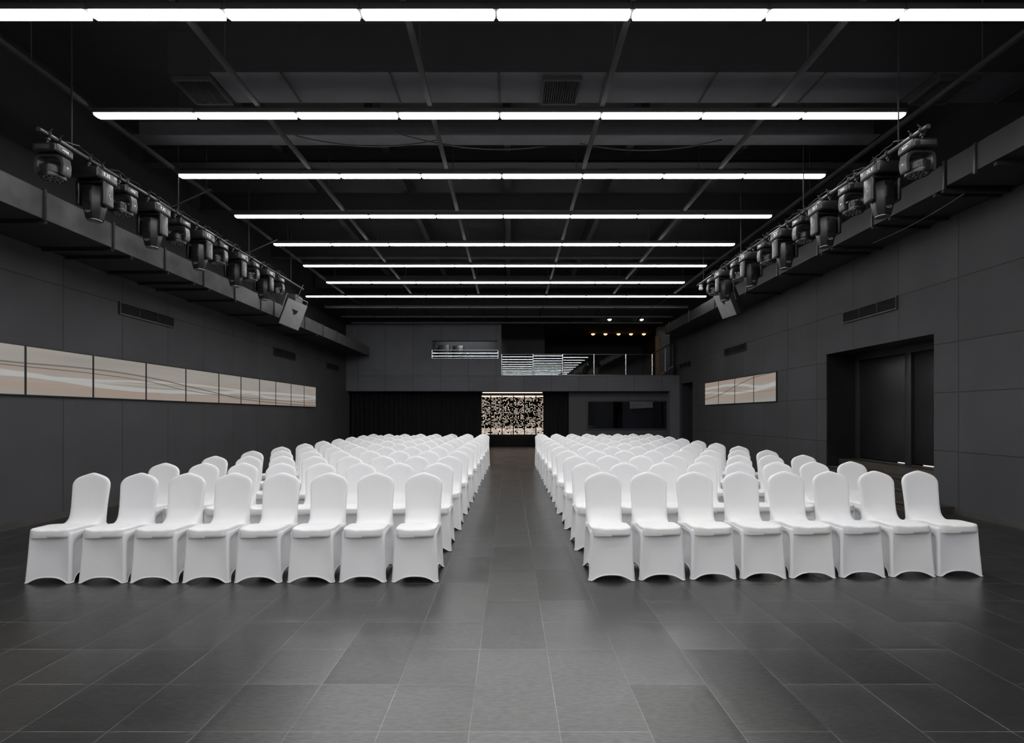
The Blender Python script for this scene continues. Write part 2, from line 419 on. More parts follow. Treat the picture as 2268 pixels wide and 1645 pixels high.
# window_1 booth window
fr = MB(); e = .06
fr.box(wx0, wx1, 19.97, 20.12, wz0, wz0+e); fr.box(wx0, wx1, 19.97, 20.12, wz1-e, wz1)
fr.box(wx0, wx0+e, 19.97, 20.12, wz0+e, wz1-e); fr.box(wx1-e, wx1, 19.97, 20.12, wz0+e, wz1-e)
o = struct(fr.build('window_1', 'door_frame', smooth=False), 'dark framed booth window under the balcony')
MB().box(wx0+e, wx1-e, 20.03, 20.045, wz0+e, wz1-e).build('glass_pane', 'booth_glass', o, smooth=False)
# skirtings
struct(MB().box(WL, WL+.025, YR, YB, 0, .085).build('baseboard_left', 'skirting', smooth=False))
w = MB(); w.box(WR-.025, WR, YR, DY0-.2, 0, .085); w.box(WR-.025, WR, DY1+.02, EY0, 0, .085)
struct(w.build('baseboard_right', 'skirting', smooth=False))
# door recess
XD = 7.24; LZ = .56
w = MB(); w.box(WR+.02, XD+.1, DY1, DY1+.1, 0, DZ); w.box(WR+.02, XD+.1, DY0-.1, DY0, 0, DZ); w.box(WR+.02, XD+.1, DY0-.1, DY1+.1, DZ, DZ+.1)
w.box(XD+.1, XD+.2, DY0-.1, DY1+.1, 0, DZ+.1)
struct(w.build('trim_1', 'door_wood', smooth=False), 'black lining of the deep doorway')
w = MB(); w.box(XD-.02, XD+.08, DY1-.12, DY1, LZ, DZ, bev=.005); w.box(XD-.02, XD+.08, DY0, DY0+.06, LZ, DZ, bev=.005); w.box(XD-.02, XD+.08, DY0+.06, DY1-.12, DZ-.14, DZ, bev=.005)
w.box(XD-.03, XD+.08, 9.02, 9.16, LZ, DZ-.14, bev=.005)
o = struct(w.build('door_1', 'door_frame'), 'tall black double door up the wooden steps')
for a, b_ in ((DY0+.06, 9.01), (9.17, DY1-.12)):
    l = MB().box(XD+.01, XD+.06, a+.008, b_-.008, LZ+.034, DZ-.15, bev=.004).build('door_leaf', 'door_wood', o)
MB().box(XD-.02, XD+.05, DY0+.07, DY1-.13, LZ, LZ+.012).build('threshold', 'vent_edge', o)
for a, b_ in ((DY0+.07, 8.86), (9.18, 9.44)): MB().box(XD+.062, XD+.07, a, b_, LZ+.013, LZ+.033).build('light_gap', 'corridor_glow', o, smooth=False)
st = empty('entrance_steps', (6.6, 9.2, 0), 'dark wooden steps leading up to the black double door', 'steps')
for i, (x, z, y0) in enumerate(((5.98, .14, 7.45), (6.28, .28, 7.86), (6.60, .42, 7.86))):
    m = MB().box(x-6.6, (x+.33 if i < 2 else 6.87)-6.6, y0-9.2, 10.44-9.2, z-.035, z, bev=.006)
    m.box(x+.02-6.6, (6.615 if i < 2 else 6.87)-6.6, y0+.01-9.2, 10.42-9.2, z-.14, z-.034)
    m.build('step', 'step_wood', st)
MB().box(6.88-6.6, XD-.03-6.6, DY0+.005-9.2, DY1-.005-9.2, 0, LZ, bev=.004).build('landing', 'step_wood', st)
# far doorway
w = MB(); w.box(WR+.02, WR+1.3, EY0-.1, EY0, 0, EZ); w.box(WR+.02, WR+1.3, EY1, EY1+.1, 0, EZ); w.box(WR+1.3, WR+1.4, EY0-.1, EY1+.1, 0, EZ); w.box(WR+.02, WR+1.4, EY0-.1, EY1+.1, EZ, EZ+.1)
struct(w.build('trim_2', 'black_paint', smooth=False), 'dark side passage at the far end of the right wall')

# ------------------------------------------------------------------ curtains
def curtain(x0, x1, y, label):
    b = bmesh.new(); n = int((x1-x0)/.025); rows = []
    for z in (0.02, .8, 1.6, zP0-.01):
        row = []
        for i in range(n+1):
            x = x0+(x1-x0)*i/n; ph = x*2*pi/.19
            row.append(b.verts.new((x, y+.04*sin(ph+.6*sin(x*3.1))+.012*sin(ph*2.3+z), z)))
        rows.append(row)
    for A, B in zip(rows, rows[1:]):
        for i in range(n): b.faces.new((A[i], A[i+1], B[i+1], B[i]))
    r = bmesh.ops.solidify(b, geom=b.faces[:], thickness=.006)
    m = MB(); m._add(b); return tag(m.build('curtain', 'curtain', angle=80), label, 'curtain', 'curtains under the balcony')
curtain(WL+.08, bx(1067, 20), 20.0, 'long black pleated curtain left of the glowing perforated screen')
curtain(bx(1203, 20), xb-.02, 20.0, 'short black pleated curtain right of the glowing perforated screen')

# ------------------------------------------------------------------ perforated backlit screen
SY = 24.0; sx0, sx1 = bx(1066, SY)-.08, bx(1204, SY)+.08; sz0, sz1 = bz(962, SY), 2.40+.1
ps = empty('perforated_screen', (0, SY, 0), 'backlit perforated metal screen glowing warm white at end of aisle', 'screen')
edges = [sx0, bx(1087, SY), bx(1112, SY), bx(1137, SY), bx(1162, SY), bx(1187, SY), sx1]
rnd = random.Random(3)
for p in range(6):
    a, b_ = edges[p]+.02, edges[p+1]-.02; c = .060; nx = max(3, int((b_-a)/c)); cz = .060; nz = int((sz1-sz0)/cz)
    cx = (b_-a)/nx; m = bmesh.new(); V = {}
    def vt(i, j):
        if (i, j) not in V: V[(i, j)] = m.verts.new((a+i*cx, 0, sz0+j*cz))
        return V[(i, j)]
    for i in range(nx):
        for j in range(nz):
            fz = j/nz; cs = [vt(i, j), vt(i+1, j), vt(i+1, j+1), vt(i, j+1)]
            if fz > .93: continue
            if rnd.random() < (.93 if fz < .13 else .62):
                k = rnd.uniform(.19, .30) if fz > .13 else rnd.uniform(.32, .44); kx = k*rnd.choice((.8, 1, 1, 1.5)); th = rnd.uniform(-.7, .7)
                mx_, mz_ = a+(i+.5)*cx+rnd.uniform(-.13, .13)*cx*(fz > .13), sz0+(j+.5)*cz+rnd.uniform(-.15, .15)*cz*(fz > .13)
                hs = []
                for (ux, uz) in ((-1, -1), (1, -1), (1, 1), (-1, 1)):
                    px_ = ux*min(kx, .45)*cx; pz_ = uz*k*cz
                    c_ = cos(th)*.92; s_ = sin(th)*.92 if fz > .13 else 0
                    hs.append(m.verts.new((mx_+px_*c_-pz_*s_, 0, mz_+px_*s_+pz_*c_)))
                for q_ in range(4): m.faces.new((cs[q_], cs[(q_+1) % 4], hs[(q_+1) % 4], hs[q_]))
            else: m.faces.new(cs)
    bmesh.ops.solidify(m, geom=m.faces[:], thickness=.006)
    q = MB(); q._add(m); q.build('perforated_panel', 'screen_plate', ps, smooth=False)
m = MB()
for x in edges: m.box(x-.02, x+.02, -.03, .03, sz0, sz1)
m.box(sx0, sx1, -.03, .03, sz0-.04, sz0); m.build('frame', 'screen_plate', ps, smooth=False)
MB().box(sx0, sx1, .25, .27, sz0, sz1).build('light_panel', 'backlight_warm', ps, smooth=False)
MB().box(sx0, sx1, -.12, .45, 0, sz0-.041, bev=.01).build('plinth', 'black_paint', ps)
o = MB().cyl((bx(1068, 20.0), 20.25, zP0-.03), (bx(1202, 20.0), 20.25, zP0-.03), .018).build('strip_light', 'backlight_warm')
tag(o, 'thin bright strip light across the top of the central opening', 'light')

# ------------------------------------------------------------------ balcony: glass railings, columns, plant, downlights
zR = bz(783)
rl = empty('glass_railing', (0, YB+.14, zP1), 'long glass balcony railing with chrome posts reflecting the ceiling lights', 'railing')
posts = [1111, 1181, 1247, 1317, 1388, 1447]
tilt = [0.0, .3, -.2, .25, -.3]
for i in range(5):
    a, b_ = bx(posts[i])+.03, bx(posts[i+1])-.03
    g_ = MB().box(-(b_-a)/2, (b_-a)/2, -.006, .006, .01, zR-zP1-.03).build('glass_panel', 'rail_glass', rl, smooth=False)
    g_.location = ((a+b_)/2, 0, 0); g_.rotation_euler = (R(tilt[i]*.5), 0, R(tilt[i]))
for p in posts:
    m = MB().cyl((bx(p), 0, 0), (bx(p), 0, zR-zP1), .022)
    for k in range(8): m.cyl((bx(p), 0, .05+k*.1), (bx(p), 0, .075+k*.1), .03)
    m.build('post', 'chrome', rl)
MB().box(bx(1111)-.02, bx(1447)+.02, -.02, .02, zR-zP1-.02, zR-zP1, bev=.005).build('handrail', 'steel', rl)
MB().box(bx(1111)-.02, bx(1447)+.02, -.02, .02, 0, .02, bev=.003).build('bottom_rail', 'steel', rl)
# rising side rail at the right end
x2 = bx(1493); dz2 = bz(757)-zR; zb = zP1
sr = empty('stair_railing', (bx(1465), YB+.14, zP1), 'sloping glass stair railing with dark handrail at right end of balcony', 'railing')
X0 = bx(1465)
MB().tube([(bx(1447)+.03-X0, 0, zR-zb+.03), (bx(1458)-X0, 0, zR-zb+.10), (x2-X0, 0, bz(757)-zb)], .025).build('handrail', 'black_metal', sr)
MB().prism([(0, .02), (x2-X0, bz(811)-zb), (x2-X0, bz(759)-zb), (0, zR+.12-zb)], -.006, .006).build('glass_panel', 'rail_glass', sr, smooth=False)
MB().cyl((bx(1476)-X0, 0, bz(820)-zb), (bx(1476)-X0, 0, bz(770)-zb), .018).build('post', 'steel', sr)
MB().prism([(0, 0), (x2-X0, 0), (x2-X0, bz(811)-zb), (0, .015)], -.1, .1).build('stringer', 'black_paint', sr, smooth=False)
MB().prism([(0, .016), (x2-X0, bz(811)-zb+.002), (x2-X0, bz(809)-zb), (0, .05)], -.11, .11).build('edge_trim', 'wood_panel', sr, smooth=False)
# left opening
o = MB(); e = .03
o.box(xW0, xW0+e, YB-.01, YB+.2, zW0, zW1); o.box(xW1-e, xW1, YB-.01, YB+.2, zW0, zW1); o.box(xW0, xW1, YB-.01, YB+.2, zW1-e, zW1)
struct(o.build('trim_3', 'vent_metal', smooth=False), 'thin frame around the upper left opening')
rl2 = empty('glass_railing', ((xW0+xW1)/2, YB-.03, zW0), 'short glass railing across the small upper opening left of balcony', 'railing')
hw = (xW1-xW0)/2; zr2 = bz(776)-zW0
for a, b_, t in ((-hw, hw*.16, .15), (hw*.18, hw, -.1)):
    g_ = MB().box(-(b_-a)/2, (b_-a)/2, -.006, .006, 0.01, zr2).build('glass_panel', 'rail_glass', rl2, smooth=False)
    g_.location = ((a+b_)/2, 0, 0); g_.rotation_euler = (0, 0, R(t))
MB().box(-hw, hw, -.02, .02, 0, .018).build('bottom_rail', 'steel', rl2, smooth=False)
MB().box(-hw, hw, -.015, .015, zr2, zr2+.015).build('handrail', 'steel', rl2, smooth=False)
m = MB().cyl((-hw, 0, 0), (-hw, 0, zr2), .018); m.build('post', 'chrome', rl2)
m = MB().cyl((hw, 0, 0), (hw, 0, zr2), .018); m.build('post', 'chrome', rl2)
tag(MB().box(bx(972, 23), bx(995, 23), 22.9, 23.19, zP0+.3, bz(764, 23), bev=.02).build('cabinet', 'black_metal'), 'dark squarish cabinet seen left in the small upper opening', 'cabinet')
tag(MB().box(bx(1003, 23), bx(1027, 23), 22.9, 23.19, zP0+.3, bz(766, 23), bev=.02).build('cabinet', 'black_plastic'), 'dark cabinet seen in the middle of the small upper opening', 'cabinet')
# column at the right of the balcony
struct(MB().box(bx(1459, 20.8), WR, 20.8, 21.2, zP0+.3, 5.15).build('trim_4', 'column_grey', smooth=False), 'pale grey column behind the right end of the balcony')
tag(MB().box(bx(1451, 20.8), bx(1460, 20.8), 20.72, 20.79, zP0+.31, bz(745, 20.8)).build('wood_panel', 'wood_panel', smooth=False), 'narrow orange brown wood panel beside the grey balcony column', 'panel')
# plant
pl = empty('potted_plant', (bx(1322, 20.3), 20.3, zP0+.3), 'spiky yellow green plant behind the balcony glass', 'plant')
MB().lathe([(0, 0), (.11, 0), (.15, .28), (.13, .28), (.12, .24), (0, .24)]).build('pot', 'plant_pot', pl)
m = MB(); rp = random.Random(5)
for k in range(26):
    a = k*2.399; L = rp.uniform(.26, .36); up = rp.uniform(.12, .40)
    pts = []
    for t in [i/6 for i in range(7)]:
        pts.append(Vector((cos(a)*L*t, sin(a)*L*t, .25+up*sin(t*pi*.72)*1.1+.05*t)))
    sd = Vector((-sin(a), cos(a), 0)); prev = None
    for i, p in enumerate(pts):
        wv = .018*(1-(i/6)**2)+.001
        cur = (m.bm.verts.new(p-sd*wv), m.bm.verts.new(p+sd*wv+Vector((0, 0, .004))))
        if prev: m.bm.faces.new((prev[0], prev[1], cur[1], cur[0]))
        prev = cur
m.build('foliage', 'leaf', pl)
# downlights
def downlight(x, y, z, mat, label, grp, r, L, col, power, tiltx=0):
    o = empty('downlight', (x, y, z), label, 'light', grp)
    MB().lathe([(r*1.25, 0), (r*1.25, -.012), (r, -.02), (r*.95, -.004)], 20).cyl((0, 0, 0), (0, 0, .05), r*1.2).build('housing', 'black_metal', o)
    MB().lathe([(0, -.012-r*.75)]+[(r*.93*sin(t), -.012-r*.75*cos(t)) for t in (.3, .6, .9, 1.2, 1.5)], 20).build('lamp', mat, o)
    ld = bpy.data.lights.new('downlight_beam', 'SPOT'); ld.energy = power; ld.color = col; ld.spot_size = R(70); ld.spot_blend = .8; ld.shadow_soft_size = .03
    lo = bpy.data.objects.new('downlight_beam', ld); COL.objects.link(lo); lo.parent = o; lo.location = (0, 0, -.1); lo.rotation_euler = (R(tiltx), 0, 0)
for i, px in enumerate((1350, 1421)):
    Y = 19.3; downlight(bx(px, Y), Y, bz(706, Y), 'downlight_white', ['left of the two bright white downlights above the balcony', 'right of the two bright white downlights above the balcony'][i], 'white downlights above the balcony', .075, 0, (1, .95, .88), 25)
for i, px in enumerate((1313.5, 1341, 1370, 1397.5, 1426)):
    Y = 22.6; downlight(bx(px, Y), Y, 5.148, 'downlight_warm', 'amber downlight over the balcony, %s from the left of five' % NTH[i], 'amber downlights over the balcony', .09, 0, (1, .55, .22), 30, 35)

downlight(-2.0, 20.9, ZC-.001, 'downlight_white', 'added unseen fill light brightening the room behind the small upper opening', None, .08, 0, (.92, .96, 1), 300, 55)  # added fill light, itself unseen, brightens the lounge interior
# ------------------------------------------------------------------ ceiling services
LX0 = -4.925; SEG = 1.2
rowY = [4.447, 5.945, 7.452, 8.965, 10.44, 11.93, 13.43, 15.02, 16.55, 18.10, 19.3]
ZL = 5.01
def make_lamp(lit):
    o = empty('linear_light', (0, 0, ZL))
    MB().box(-.598, .598, -.056, .056, .017, .075, bev=.004).build('housing', 'lamp_housing', o)
    M = Matrix.Rotation(R(90), 4, 'X') @ Matrix.Translation((0, -.016, 0))
    MB().prism([(-.589, -.026), (-.575, -.055), (.575, -.055), (.589, -.026), (.589, .026), (.575, .055), (-.575, .055), (-.589, .026)], 0, .016, M=Matrix.Rotation(R(90), 4, 'X')).build('diffuser', 'lamp_light' if lit else 'unlit_diffuser', o)
    return o
lampL = make_lamp(True); lampU = make_lamp(False); usedL = usedU = False
RN = ['nearest', 'second', 'third', 'fourth', 'fifth', 'sixth', 'seventh', 'eighth']
def lamp(x, y, lit, label, grp):
    global usedL, usedU
    src = lampL if lit else lampU
    if (lit and not usedL) or (not lit and not usedU): o = src
    else: o = copy_tree(src)
    if lit: usedL = True
    else: usedU = True
    o.location = (x, y, ZL); tag(o, label, 'ceiling light', grp)
for r, Y in enumerate(rowY[:8]):
    n, x0 = (8, LX0) if r < 7 else (10, LX0-SEG)
    for k in range(n):
        lamp(x0+SEG*(k+.5), Y, True, 'lit white linear ceiling light, %s from left in the %s lit row' % (NTH[k], RN[r]), 'lit linear lights in the %s row' % RN[r])
for r, Y in enumerate(rowY[8:]):
    for k in range(10):
        lamp(LX0-SEG+SEG*(k+.5), Y, False, 'switched-off linear ceiling light, %s from left in %s unlit row beyond lit ones' % (NTH[k], NTH[r]), 'unlit linear lights in the %s far row' % NTH[r])
for r, Y in enumerate((2.95, 1.45, -.05, -1.55, -3.05, -4.55, -6.05, -7.55)):
    for k in range(8):
        lamp(LX0+SEG*(k+.5), Y, True, 'lit linear ceiling light outside the photo above the empty floor', 'lit linear lights above the empty floor')
# hanging rails
for i, X in enumerate((-4.97, -2.96, -.94, 1.08, 3.09, 4.9)):
    o = empty('ceiling_rail', (X, 7, ZL+.08), 'long dark metal ceiling rail carrying the lights, %s from left' % NTH[i], 'rail', 'rails carrying the linear lights')
    MB().box(-.028, .028, YR+.2-7, 19.4-7, 0, .045, bev=.004).build('rail', 'rail_metal', o)
    for y in (-6, -3, 0, 3, 5.2, 8.2, 11.2, 14.2, 17.2):
        MB().cyl((0, y-7, .04), (0, y-7, ZC-ZL-.08), .006, n=6).build('hanger_rod', 'rail_metal', o)
# cross duct with grilles
cd = empty('ceiling_duct', (0, 6.05, 5.4), 'wide dark ventilation duct crossing the ceiling before second light row', 'duct')
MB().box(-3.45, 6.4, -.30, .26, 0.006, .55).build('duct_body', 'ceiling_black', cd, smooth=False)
MB().box(-3.45, 6.4, -.30, .26, 0, .005).build('lit_underside', 'duct_lit_tint', cd, smooth=False)  # paler sheet imitates bounce light on the underside; duct is one paint
for k in range(8):
    X = -2.63+1.25*k
    MB().box(X-.012, X+.012, -.305, .265, -.015, .005).build('flange', 'ceiling_black', cd, smooth=False)
def ceil_grille(x, w_, label):
    o = empty('air_grille', (x, 6.05, 5.4), label, 'vent', 'square ceiling air grilles')
    e = .03; m = MB(); d = .24
    m.box(-w_/2, w_/2, -d, -d+e, -.045, .0); m.box(-w_/2, w_/2, d-e, d, -.045, .0); m.box(-w_/2, -w_/2+e, -d+e, d-e, -.045, .0); m.box(w_/2-e, w_/2, -d+e, d-e, -.045, .0)
    m.build('frame', 'rail_metal', o, smooth=False)
    m = MB(); n = 14
    for k in range(n):
        X = -w_/2+e+(w_-2*e)*(k+.5)/n; m.box(X-.004, X+.004, -d+e, d-e, -.038, -.006)
    m.build('slats', 'rail_metal', o, smooth=False)
    MB().box(-w_/2+e, w_/2-e, -d+e, d-e, -.005, -.001).build('backing', 'black_paint', o, smooth=False)
    return o
ceil_grille(.605, .46, 'square slatted air grille under the duct, near the ceiling centre')
gr = ceil_grille(-3.70, .46, 'square slatted air grille at the left end of the cross duct')
gr2 = ceil_grille(5.22, .46, 'square slatted air grille under the duct, near the right wall')
tag(MB().box(-3.95, -3.47, 5.78, 6.32, 5.402, 5.9).build('plenum_box', 'ceiling_black', smooth=False), 'dark plenum box at the left end of the cross duct', 'duct')
for i, (Y, d, z, h, x0, x1) in enumerate(((7.17, .13, 5.4, .28, -5.3, 5.2), (8.6, .1, 5.75, .3, -6.3, 6.5), (10.2, .1, 5.6, .35, -6.3, 6.5), (13.2, .1, 5.6, .35, -6.3, 6.5), (16.2, .1, 5.6, .35, -6.3, 6.5))):
    m = MB().box(x0, x1, Y-d, Y+d, z, z+.02); m.box(x0, x1, Y-.01, Y+.01, z+.02, z+h-.02); m.box(x0, x1, Y-d, Y+d, z+h-.02, z+h)
    tag(m.build('ceiling_beam', 'ceiling_steel' if i == 0 else 'ceiling_black', smooth=False),
        ['grey steel beam crossing the ceiling just beyond second light row', 'dark steel beam crossing the ceiling beyond third light row', 'dark steel beam crossing the ceiling near fourth and fifth light rows', 'dark steel beam crossing the ceiling before seventh light row', 'dark steel beam crossing the ceiling beyond the last lit row'][i], 'beam', 'steel beams across the ceiling')
for i, X in enumerate((-3.9, -2.1, -.05, 2.0, 3.9)):
    tag(MB().box(X-.06, X+.06, 7.4, 19.2, 5.94, ZC).build('ceiling_joist', 'ceiling_black', smooth=False), 'dark joist running away along the ceiling, %s from left' % NTH[i], 'beam', 'joists along the ceiling')
cb = random.Random(11)
for i, (x0, x1, y0, y1, z) in enumerate(((-3.0, -1.0, 7.0, 7.1, 5.37), (-1.6, .5, 6.9, 7.25, 5.36), (1.0, 3.0, 7.2, 7.1, 5.37))):
    pts = [(x0+(x1-x0)*t, y0+(y1-y0)*t, z-.12*4*t*(1-t)) for t in [k/14 for k in range(15)]]
    tag(MB().tube(pts, .009, 6).build('cable', 'cable_black'), ['sagging black cable under the grey beam, left part', 'sagging black cable under the grey beam, near the centre', 'sagging black cable under the grey beam, right part'][i], 'cable', 'sagging cables under the beam')

# side ducts
XL, zl0, zl1 = -5.42, 3.745, 4.075
d1 = empty('air_duct', (-5.9, 11, zl0), 'dark grey metal air duct running along the left wall', 'duct')
MB().box(XL+5.9, WL+5.91, 2.0-11, 19.3-11, .006, zl1-zl0).build('duct_body', 'galvanised_dark', d1, smooth=False)
MB().box(XL+5.9, WL+5.91, 2.0-11, 19.3-11, 0, .005).build('underside_shade', 'ceiling_black', d1, smooth=False)  # black sheet stands in for the shade under the duct
fl = [4.85, 5.83, 6.84, 7.86, 8.85, 9.85, 10.88, 11.5, 13.2, 14.5, 15.6, 16.9, 18.2]
for y in fl:
    MB().box(XL+5.9-.02, XL+5.9+.018, y-.016-11, y+.016-11, -.018, zl1-zl0+.025, bev=.004).build('flange', 'duct_black', d1)
for y in (5.85, 6.83, 7.18, 7.95, 8.6, 9.03, 9.9, 11.3, 12.6, 14.1):
    MB().box(XL+5.9, WL+5.95, y-.02-11, y+.02-11, -.045, -.005).build('support_bar', 'black_paint', d1, smooth=False)
MB().box(XL+5.9-.5, XL+5.9-.01, 12.67-11, 13.1-11, zl1-zl0, 4.53-zl0).build('riser', 'galvanised_dark', d1, smooth=False)
XR0, zr0, zr1 = 5.71, 4.45, 4.77
d2 = empty('air_duct', (6.1, 11, zr0), 'black painted air duct running along the right wall', 'duct')
MB().box(XR0-6.1, WR-.01-6.1, 6.63-11, 18.5-11, 0, zr1-zr0).build('duct_body', 'duct_black', d2, smooth=False)
MB().box(XR0-6.1, WR-.01-6.1, 2-11, 6.55-11, .02, zr1-zr0+.03).build('duct_body', 'duct_black', d2, smooth=False)
for y in (6.15, 6.59, 7.9, 9.3, 10.7, 12.1, 13.5, 14.0, 16.0, 18.0):
    MB().box(XR0-.02-6.1, XR0+.015-6.1, y-.016-11, y+.016-11, -.02, zr1-zr0+.04, bev=.004).build('flange', 'black_metal', d2)
for y in (5.9, 6.62, 6.75, 7.55, 7.9, 8.9, 9.2, 10.6, 12.2):
    MB().box(XR0-6.1, WR-.02-6.1, y-.02-11, y+.02-11, -.045, -.005).build('support_bar', 'black_paint', d2, smooth=False)
pts = [(5.98+.16*t+.05*sin(3*t), 6.6+1.9*t, 4.385-.02*sin(pi*t)) for t in [k/12 for k in range(13)]]
tag(MB().tube(pts, .007, 6).build('cable', 'cable_grey'), 'thin grey cable curving along underside of the right duct', 'cable')
# soffit above the right duct / black upper wall is part of wall_right

# ------------------------------------------------------------------ wall vents
def wall_vent(X, pxa, pxb, ta, tb, ba, bb, label, edge=True):
    Ya, Yb = depth(pxa, X), depth(pxb, X)
    zt = (high(pxa, ta, X)+high(pxb, tb, X))/2; zb_ = (high(pxa, ba, X)+high(pxb, bb, X))/2
    y0, y1 = min(Ya, Yb), max(Ya, Yb); s = 1 if X < 0 else -1
    Yc = (y0+y1)/2; o = empty('wall_vent', (WL if X < 0 else WR, Yc, zb_), label, 'vent', 'slatted vents on the side walls')
    h = zt-zb_; L = y1-y0; e = .022; a = lambda x0, x1: (min(s*x0, s*x1), max(s*x0, s*x1))
    m = MB(); m.box(*a(.001, .03), -L/2, L/2, 0, e); m.box(*a(.001, .03), -L/2, L/2, h-e, h); m.box(*a(.001, .03), -L/2, -L/2+e, e, h-e); m.box(*a(.001, .03), L/2-e, L/2, e, h-e)
    for q in (-L/6, L/6): m.box(*a(.001, .028), q-.006, q+.006, e, h-e)
    m.build('frame', 'vent_metal', o, smooth=False)
    m = MB(); n = 8
    for k in range(n):
        z = e+(h-2*e)*(k+.5)/n
        M = Matrix.Translation((s*.014, 0, z)) @ Matrix.Rotation(s*R(35), 4, 'Y')
        m.box(-.010, .010, -L/2+e, L/2-e, -.002, .002, M=M)
    m.build('slats', 'vent_metal', o, smooth=False)
    MB().box(*a(.001, .004), -L/2+e, L/2-e, e, h-e).build('backing', 'black_paint', o, smooth=False)
    if edge: MB().box(*a(.030, .034), -L/2, L/2, 0, .010).build('edge_strip', 'vent_edge', o, smooth=False)
wall_vent(WL, 262, 383, 669, 700, 694, 727, 'long slatted air vent on the left wall, nearest of its three')
wall_vent(WL, 605, 653, 768, 781, 788, 798, 'slatted air vent on left wall, middle of its three', False)
wall_vent(WL, 722, 750, 803, 809, 816, 821, 'small slatted air vent on left wall, farthest of its three', False)
wall_vent(WR, 1869, 1989, 690, 656, 716, 685, 'long slatted air vent on the right wall near the double door')
wall_vent(WR, 1605, 1654, 773, 758, 788, 775, 'slatted air vent on right wall above the four screens', False)
wall_vent(WR, 1505, 1532, 806, 798, 818, 811, 'small slatted air vent on right wall above the far doorway')

# ------------------------------------------------------------------ video panels
XA = WL+.035
pL = [-157, 57, 207, 324, 412, 485, 534, 575, 611, 645, 674, 700]
yL = [depth(p, XA) for p in pL]
zt, zb_ = CZ+.1446*6.37, CZ+.0404*6.37
D = lambda cx: depth(cx*.335, XA)
art('artwork_left', yL[0], yL[-1], zb_, zt,
    ribbons=[([(yL[0], .52), (D(0), .56), (D(300), .60), (D(620), .69), (D(960), .74), (D(1230), .71), (D(1450), .66), (D(1600), .56), (yL[-1], .5)], .055, .9),
             ([(yL[0], .60), (D(620), .585), (D(960), .51), (D(1230), .47), (D(1450), .49), (D(1600), .52), (D(1820), .70), (yL[-1], .57)], .035, .85),
             ([(yL[0], .5), (D(300), .57), (D(620), .62), (D(960), .60), (D(1230), .62), (yL[-1], .62)], .018, .5)],
    lines=[([(yL[0], .40), (D(0), .42), (D(620), .43), (D(960), .49), (D(1230), .65), (D(1450), .72), (yL[-1], .8)], .013, .85),
           ([(yL[0], .34), (D(0), .36), (D(620), .33), (D(960), .38), (D(1230), .52), (D(1450), .68), (D(1600), .81), (yL[-1], .93)], .020, .8)],
    pinks=[([(yL[0], .72), (D(620), .84), (D(1230), .9), (yL[-1], .85)], .16, .8), ([(yL[0], .45), (D(960), .45), (D(1450), .5), (yL[-1], .45)], .12, .55)])
def panel(X, s, y0, y1, z0, z1, mat, label, grp):
    o = empty('video_panel', (X, (y0+y1)/2, z0), label, 'screen', grp); L = y1-y0; h = z1-z0; e = .014
    a = lambda x0, x1: (min(s*x0, s*x1), max(s*x0, s*x1))
    m = MB(); g2 = .002
    m.box(*a(0.001, .035), -L/2+g2, L/2-g2, 0, e); m.box(*a(.001, .035), -L/2+g2, L/2-g2, h-e, h); m.box(*a(.001, .035), -L/2+g2, -L/2+e, e, h-e); m.box(*a(.001, .035), L/2-e, L/2-g2, e, h-e)
    m.build('bezel', 'bezel', o, smooth=False)
    MB().box(*a(.002, .030), -L/2+e, L/2-e, e, h-e).build('display', mat, o, smooth=False)
for i in range(11):
    panel(WL, 1, yL[i], yL[i+1], zb_, zt, 'artwork_left',
          'beige wave-patterned video panel on left wall, %s' % ('nearest of eleven' if i == 0 else 'farthest of eleven' if i == 10 else NTH[i]+' of eleven from the near end'), 'video panels on the left wall')
XA2 = WR-.035
pR = [1561, 1591, 1627, 1669, 1719]; yR = [depth(p, XA2) for p in pR][::-1]     # near to far
zt2, zb2 = CZ+.1646*6.57, CZ+.0506*6.57
D2 = lambda cx: depth(1440+cx/5.14, XA2)
ya, yb = yR[0], yR[-1]
art('artwork_right', ya, yb, zb2, zt2,
    ribbons=[([(ya, .36), (D2(1300), .44), (D2(1175), .41), (D2(1080), .32), (D2(955), .26), (D2(775), .25), (yb, .28)], .055, .95),
             ([(ya, .42), (D2(1300), .5), (D2(1175), .56), (D2(1080), .57), (D2(955), .585), (D2(870), .56), (D2(775), .49), (yb, .46)], .05, .95)],
    lines=[([(ya, .02), (D2(1175), .09), (D2(1080), .18), (D2(955), .33), (D2(870), .47), (D2(775), .62), (yb, .74)], .018, .8),
           ([(ya, .60), (D2(1175), .62), (D2(955), .5), (D2(775), .45), (yb, .56)], .010, .6)],
    pinks=[([(ya, .2), (D2(955), .12), (yb, .1)], .18, .9), ([(ya, .62), (D2(955), .75), (yb, .65)], .12, .9), ([(ya, .45), (D2(955), .42), (yb, .36)], .08, .9)])
for i in range(4):
    panel(WR, -1, yR[i], yR[i+1], zb2, zt2, 'artwork_right', 'beige wave-patterned video panel on right wall, %s' % ['nearest of four', 'second of four from the near end', 'third of four from the near end', 'farthest of four'][i], 'video panels on the right wall')

